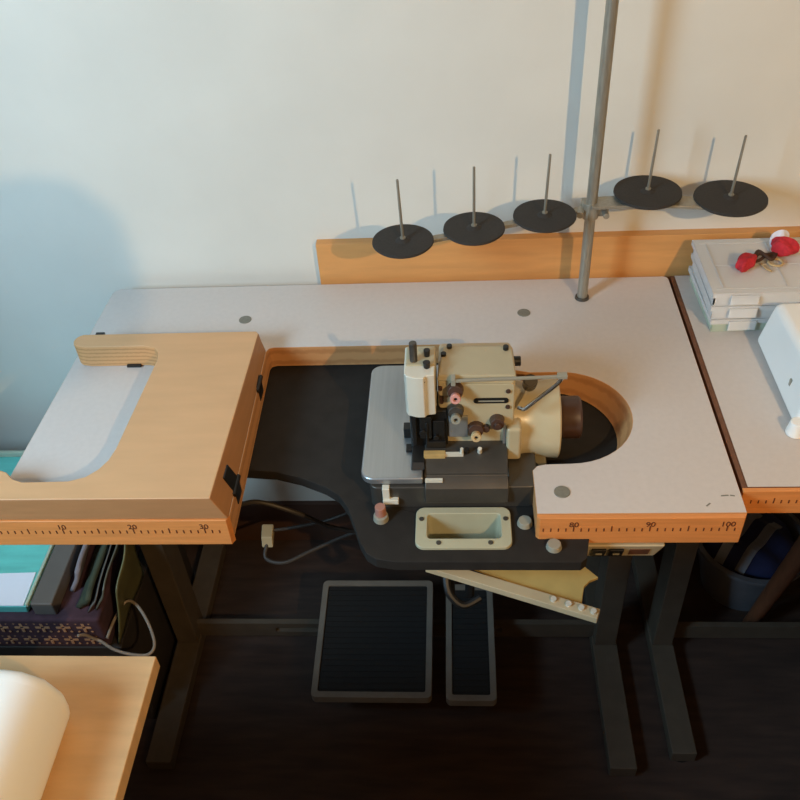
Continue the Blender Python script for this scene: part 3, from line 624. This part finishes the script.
# ------------------------------------------------------------------ pile left of the sewing table
b = BM(); box(b, -1.03, -0.49, 0.105, 0.47, -H, -0.487); 
ck = thing('wooden_crate', 'dark crate on the floor under the patterned basket', 'crate', (-0.77, 0.28, -H)); obj('crate_body', b, M['crate'], ck, bev=0.003)
b = BM()
for z in (-0.70, -0.60): box(b, -1.03, -0.48, 0.098, 0.1048, z, z + 0.07)
obj('slat', b, M['crate'], ck)
B2 = thing('fabric_basket', 'dark plum fabric basket with straw coloured cross motifs', 'basket', (-0.77, 0.27, -0.487))
b = BM(); hexa(b, [(-1.0, 0.105, -0.486), (-0.508, 0.105, -0.486), (-0.515, 0.43, -0.486), (-1.0, 0.43, -0.486)], [(-1.0, 0.095, -0.385), (-0.500, 0.095, -0.385), (-0.505, 0.435, -0.385), (-1.0, 0.435, -0.385)])
bk = obj('basket_body', b, M['plum'], B2, bev=0.008, bseg=3)
b = BM()
for r in range(2):
    for c in range(9):
        x = -0.535 - c * 0.038; z = -0.411 - r * 0.044; y = 0.0955 + (-0.385 - z) * 0.1
        for k in range(4):
            a = k * PI / 2; bar(b, (x + 0.003 * math.cos(a), y - 0.0012, z + 0.003 * math.sin(a)), (x + 0.013 * math.cos(a), y - 0.0012, z + 0.013 * math.sin(a)), 0.0012, 0.005, (0, 1, 0) if False else (0, 0, 1) if k % 2 == 0 else (1, 0, 0))
        for k in range(4):
            a = k * PI / 2 + PI / 4; bar(b, (x + 0.015 * math.cos(a), y - 0.0012, z + 0.015 * math.sin(a)), (x + 0.019 * math.cos(a), y - 0.0012, z + 0.019 * math.sin(a)), 0.003, 0.0012, (0, 1, 0))
obj('cross_motif', b, M['motif'], bk, smooth=0)
TB = thing('plastic_box', 'teal plastic box with white paper lying on the patterned basket', 'box', (-0.8, 0.25, -0.385))
b = BM()
hexa(b, [(-1.05, 0.110, -0.3845), (-0.632, 0.110, -0.3845), (-0.632, 0.475, -0.3845), (-1.05, 0.475, -0.3845)], [(-1.05, 0.107, -0.362), (-0.627, 0.107, -0.362), (-0.627, 0.482, -0.362), (-1.05, 0.482, -0.362)])
obj('box_body', b, M['teal'], TB, bev=0.003)
b = BM()
box(b, -1.05, -0.627, 0.482, 0.490, -0.370, -0.352); box(b, -0.630, -0.624, 0.108, 0.482, -0.366, -0.356)
obj('box_rim', b, M['cleargreen'], TB, bev=0.002)
b = BM(); hexa(b, [(-1.0, 0.108, -0.3618), (-0.633, 0.108, -0.3618), (-0.636, 0.180, -0.3618), (-1.0, 0.168, -0.3618)], [(-1.0, 0.108, -0.3600), (-0.633, 0.108, -0.3600), (-0.636, 0.180, -0.3600), (-1.0, 0.168, -0.3600)]); obj('paper_sheet', b, M['paper'], TB)
b = BM(); box(b, -0.618, -0.578, 0.105, 0.42, -0.3845, -0.352)
tag(obj('ring_binder', b, M['binder'], bev=0.003), 'grey binder lying beside the teal plastic box', 'binder')

def sheet(name, pts_bottom, pts_top, m, label, cat, wav=0.004, thick=0.003, group=None):
    b = BM(); N, K_ = 14, 8; g = []
    for i in range(N + 1):
        row = []
        for k in range(K_ + 1):
            s, t = i / N, k / K_
            q = Vector(pts_bottom[0]).lerp(Vector(pts_bottom[1]), s).lerp(Vector(pts_top[0]).lerp(Vector(pts_top[1]), s), t)
            q += Vector((wav * math.sin(9 * s + 4 * t), wav * math.cos(7 * s + 3 * t), wav * math.sin(6 * t + 5 * s)))
            row.append(b.verts.new(q))
        g.append(row)
    for i in range(N):
        for k in range(K_): b.faces.new((g[i][k], g[i + 1][k], g[i + 1][k + 1], g[i][k + 1]))
    o = obj(name, b, m, smooth=60); so = o.modifiers.new('solid', 'SOLIDIFY'); so.thickness = thick
    return tag(o, label, cat, group)
sheet('fabric_bag', ((-0.570, 0.150, -0.380), (-0.572, 0.40, -0.380)), ((-0.548, 0.165, -0.335), (-0.556, 0.41, -0.32)), M['lilac'], 'grey lilac fabric bag leaning against the grey binder', 'bag', 0.003, 0.008)
sheet('folded_cloth', ((-0.547, 0.115, -0.379), (-0.550, 0.40, -0.379)), ((-0.520, 0.120, -0.352), (-0.528, 0.40, -0.340)), M['olive'], 'dark green cloth between the fabric bag and the plastic sleeves', 'cloth', 0.003, 0.010)
sheet('plastic_sleeve', ((-0.512, 0.112, -0.383), (-0.512, 0.30, -0.383)), ((-0.488, 0.13, -0.34), (-0.486, 0.34, -0.30)), M['sleeve'], 'murky clear plastic sleeve leaning right of the dark green cloth', 'sleeve', 0.003, 0.003)
sheet('plastic_sleeve', ((-0.496, 0.108, -0.483), (-0.494, 0.27, -0.483)), ((-0.474, 0.14, -0.36), (-0.466, 0.25, -0.30)), M['sleevegreen'], 'yellow-green plastic sleeve standing rightmost in the pile left of the table', 'sleeve', 0.002, 0.003)
sheet('plastic_sleeve', ((-0.524, 0.108, -0.383), (-0.526, 0.30, -0.383)), ((-0.502, 0.125, -0.352), (-0.503, 0.34, -0.31)), M['binder'], 'grey plastic sleeve touching the dark green cloth', 'sleeve', 0.002, 0.002)
b = BM(); tube(b, [(-0.500, 0.095, -0.44), (-0.496, 0.13, -0.435), (-0.484, 0.165, -0.43), (-0.462, 0.160, -0.43), (-0.432, 0.125, -0.435), (-0.411, 0.085, -0.442), (-0.418, 0.066, -0.446), (-0.450, 0.068, -0.45), (-0.485, 0.078, -0.45), (-0.515, 0.095, -0.45), (-0.525, 0.094, -0.44), (-0.533, 0.088, -0.42), (-0.54, 0.08, -0.41)], 0.0028)
tag(obj('cable', b, M['greycable']), 'thin grey cable hanging in a loop beside the patterned basket', 'cable')
# power cable with connector below the leaf
b = BM(); tube(b, [(-0.25, 0.19, -0.16), (-0.235, 0.17, -0.17), (-0.19, 0.168, -0.16), (-0.13, 0.17, -0.19), (-0.08, 0.19, -0.25), (-0.02, 0.20, -0.27), (0.05, 0.21, -0.23), (0.122, 0.2, -0.22)], 0.004)
pc = thing('power_cable', 'dark power cable with cream connector hanging under the table shelf', 'cable', (-0.15, 0.2, -0.3)); obj('cord', b, M['cable'], pc)
b = BM(); tube(b, [(-0.203, 0.205, -0.305), (-0.205, 0.18, -0.32), (-0.17, 0.17, -0.32), (-0.12, 0.19, -0.31), (-0.05, 0.21, -0.29), (0.02, 0.2, -0.26), (0.08, 0.2, -0.235), (0.122, 0.2, -0.23)], 0.0035); obj('cord', b, M['cable'], pc)
b = BM(); tube(b, [(-0.20, 0.222, -0.296), (-0.16, 0.226, -0.293), (-0.10, 0.235, -0.285), (-0.04, 0.235, -0.26), (0.03, 0.22, -0.25), (0.122, 0.2, -0.235)], 0.003); obj('cord', b, M['cable'], pc)
b = BM(); hexa(b, [(-0.213, 0.196, -0.312), (-0.193, 0.196, -0.312), (-0.193, 0.204, -0.292), (-0.213, 0.204, -0.292)], [(-0.215, 0.226, -0.305), (-0.194, 0.226, -0.305), (-0.194, 0.231, -0.288), (-0.215, 0.231, -0.288)]); obj('connector', b, M['cream'], pc, bev=0.002)

# ------------------------------------------------------------------ lower right: basket and stool under the second table
LB = thing('laundry_basket', 'round grey basket with navy and white cloth under the second table', 'basket', (0.757, 0.452, -H))
b = BM(); prof = [(0, 0), (0, 0.082), (0.135, 0.112), (0.142, 0.121), (0.150, 0.121), (0.150, 0.110), (0.01, 0.077), (0.01, 0)]
lathe(b, (0.757, 0.452, -H + 0.0005), (0, 0, 1), prof, 48); obj('basket_body', b, M['rim'], LB)
CL = thing('folded_cloth', 'navy cloth with pale bands filling the round grey basket', 'cloth', (0.757, 0.452, -0.735))
def heap(u, v_): return -0.635 + 0.062 * math.sqrt(max(0.0, 1 - u * u - v_ * v_)) + 0.007 * math.sin(5 * u + 7 * v_)
b = BM(); rings = []
for i in range(15):
    r = i / 14
    rings.append([b.verts.new((0.757 + 0.098 * r * math.cos(2 * PI * k / 40), 0.452 + 0.098 * r * math.sin(2 * PI * k / 40), heap(r * math.cos(2 * PI * k / 40), r * math.sin(2 * PI * k / 40)))) for k in range(40)])
for A, B_ in zip(rings, rings[1:]):
    for k in range(40): b.faces.new((A[k], A[(k + 1) % 40], B_[(k + 1) % 40], B_[k]))
low = [b.verts.new((0.757 + 0.07 * math.cos(2 * PI * k / 40), 0.452 + 0.07 * math.sin(2 * PI * k / 40), -0.7385)) for k in range(40)]
for k in range(40): b.faces.new((rings[-1][k], rings[-1][(k + 1) % 40], low[(k + 1) % 40], low[k]))
b.faces.new(low)
bmesh.ops.remove_doubles(b, verts=b.verts[:], dist=1e-5)
cb = obj('cloth_bundle', b, M['blue'], CL)
for x0_, y0_, x1_, y1_ in ((-0.8, -0.5, 0.25, 0.6), (-0.45, -0.8, 0.6, 0.3)):
    P = [(x0_ + (x1_ - x0_) * i / 12, y0_ + (y1_ - y0_) * i / 12) for i in range(13)]
    P = [Vector((0.757 + 0.098 * u, 0.452 + 0.098 * v_, heap(u, v_) + 0.0005)) for u, v_ in P]
    b = BM()
    for a_, c_ in zip(P, P[1:]): bar(b, a_, c_ + (c_ - a_) * 0.1, 0.02, 0.004)
    obj('pale_band', b, M['stripe'], cb, smooth=0)
ST = thing('wooden_stool', 'brown wooden stool with splayed legs under the second table', 'stool', (0.92, 0.07, -H))
b = BM(); prism(b, rrect(0.735, 1.10, -0.12, 0.262, 0.03), -0.30, -0.27); obj('seat', b, M['stoolwood'], ST, bev=0.006)
for (bx, by), (tx, ty) in (((0.750, 0.337), (0.757, 0.236)), ((1.14, 0.33), (1.07, 0.23)), ((1.14, -0.18), (1.07, -0.09)), ((0.70, -0.18), (0.765, -0.09))):
    b = BM(); cyl(b, (bx, by, -H), (tx, ty, -0.299), 0.014, 0.019, 16); obj('leg', b, M['stoolwood'], ST)

# ------------------------------------------------------------------ out of view, added to shape the light
CD = thing('light_blocking_chest', 'unseen tall brown chest added at the left wall to block daylight', 'light blocker', (-1.19, 0.15, -H))  # unseen, added to keep window light off the low left wall
b = BM(); box(b, -1.295, -1.085, -0.45, 0.50, -H, 0.60); obj('chest_body', b, M['stoolwood'], CD, bev=0.003)
for k in range(6):
    z = -0.70 + k * 0.19
    b = BM(); box(b, -1.0849, -1.072, -0.43, 0.48, z, z + 0.175); dr = obj('drawer', b, M['stoolwood'], CD, bev=0.003)
    b = BM(); cyl(b, (-1.072, 0.025, z + 0.09), (-1.060, 0.025, z + 0.09), 0.012, seg=16); obj('drawer_knob', b, M['brass'], dr)
FL = thing('added_floor_lamp', 'unseen brass floor lamp, body and wide dish added to block light downwards', 'lamp', (0.9, -1.3, -H))  # invented body around the warm bulb, out of view
b = BM(); lathe(b, (0.9, -1.3, -H), (0, 0, 1), [(0.0002, 0), (0.0002, 0.15), (0.02, 0.145), (0.035, 0.02), (0.035, 0)], 40); obj('base', b, M['brass'], FL)
b = BM(); cyl(b, (0.9, -1.3, -H + 0.03), (0.9, -1.3, 1.09), 0.012, seg=20); obj('pole', b, M['brass'], FL)
b = BM(); lathe(b, (0.9, -1.3, 1.03), (0, 0, 1), [(0, 0), (0, 0.03), (0.02, 0.066), (0.058, 0.112), (0.062, 0.112), (0.026, 0.064), (0.006, 0.028), (0.006, 0)], 48); obj('dish', b, M['brass'], FL)  # sized to block the bulb from the floor under the tables
b = BM(); cyl(b, (0.9, -1.3, 1.085), (0.9, -1.3, 1.165), 0.016, 0.014, 20); obj('bulb_socket', b, M['mwhite'], FL)
PL = thing('shadow_caster_dome', 'unseen unlit white dome added on a cord to cast the bluish wall shadow', 'lamp', (0.500, -0.85, 0.892))  # gives no light; added to cast the shadow of whoever holds the camera
b = BM(); lathe(b, (0.500, -0.85, 0.892), (0, 0, 1), [(0, 0.062), (0.030, 0.061), (0.046, 0.052), (0.055, 0.034), (0.060, 0.012), (0.060, 0), (0.056, 0), (0.052, 0.032), (0.043, 0.049), (0.028, 0.058), (0, 0.059), (0, 0.062)], 40); obj('dome_shell', b, M['mwhite'], PL)
b = BM(); cyl(b, (0.500, -0.85, 0.950), (0.500, -0.85, 1.85), 0.0022, seg=8); obj('flex', b, M['cable'], PL)
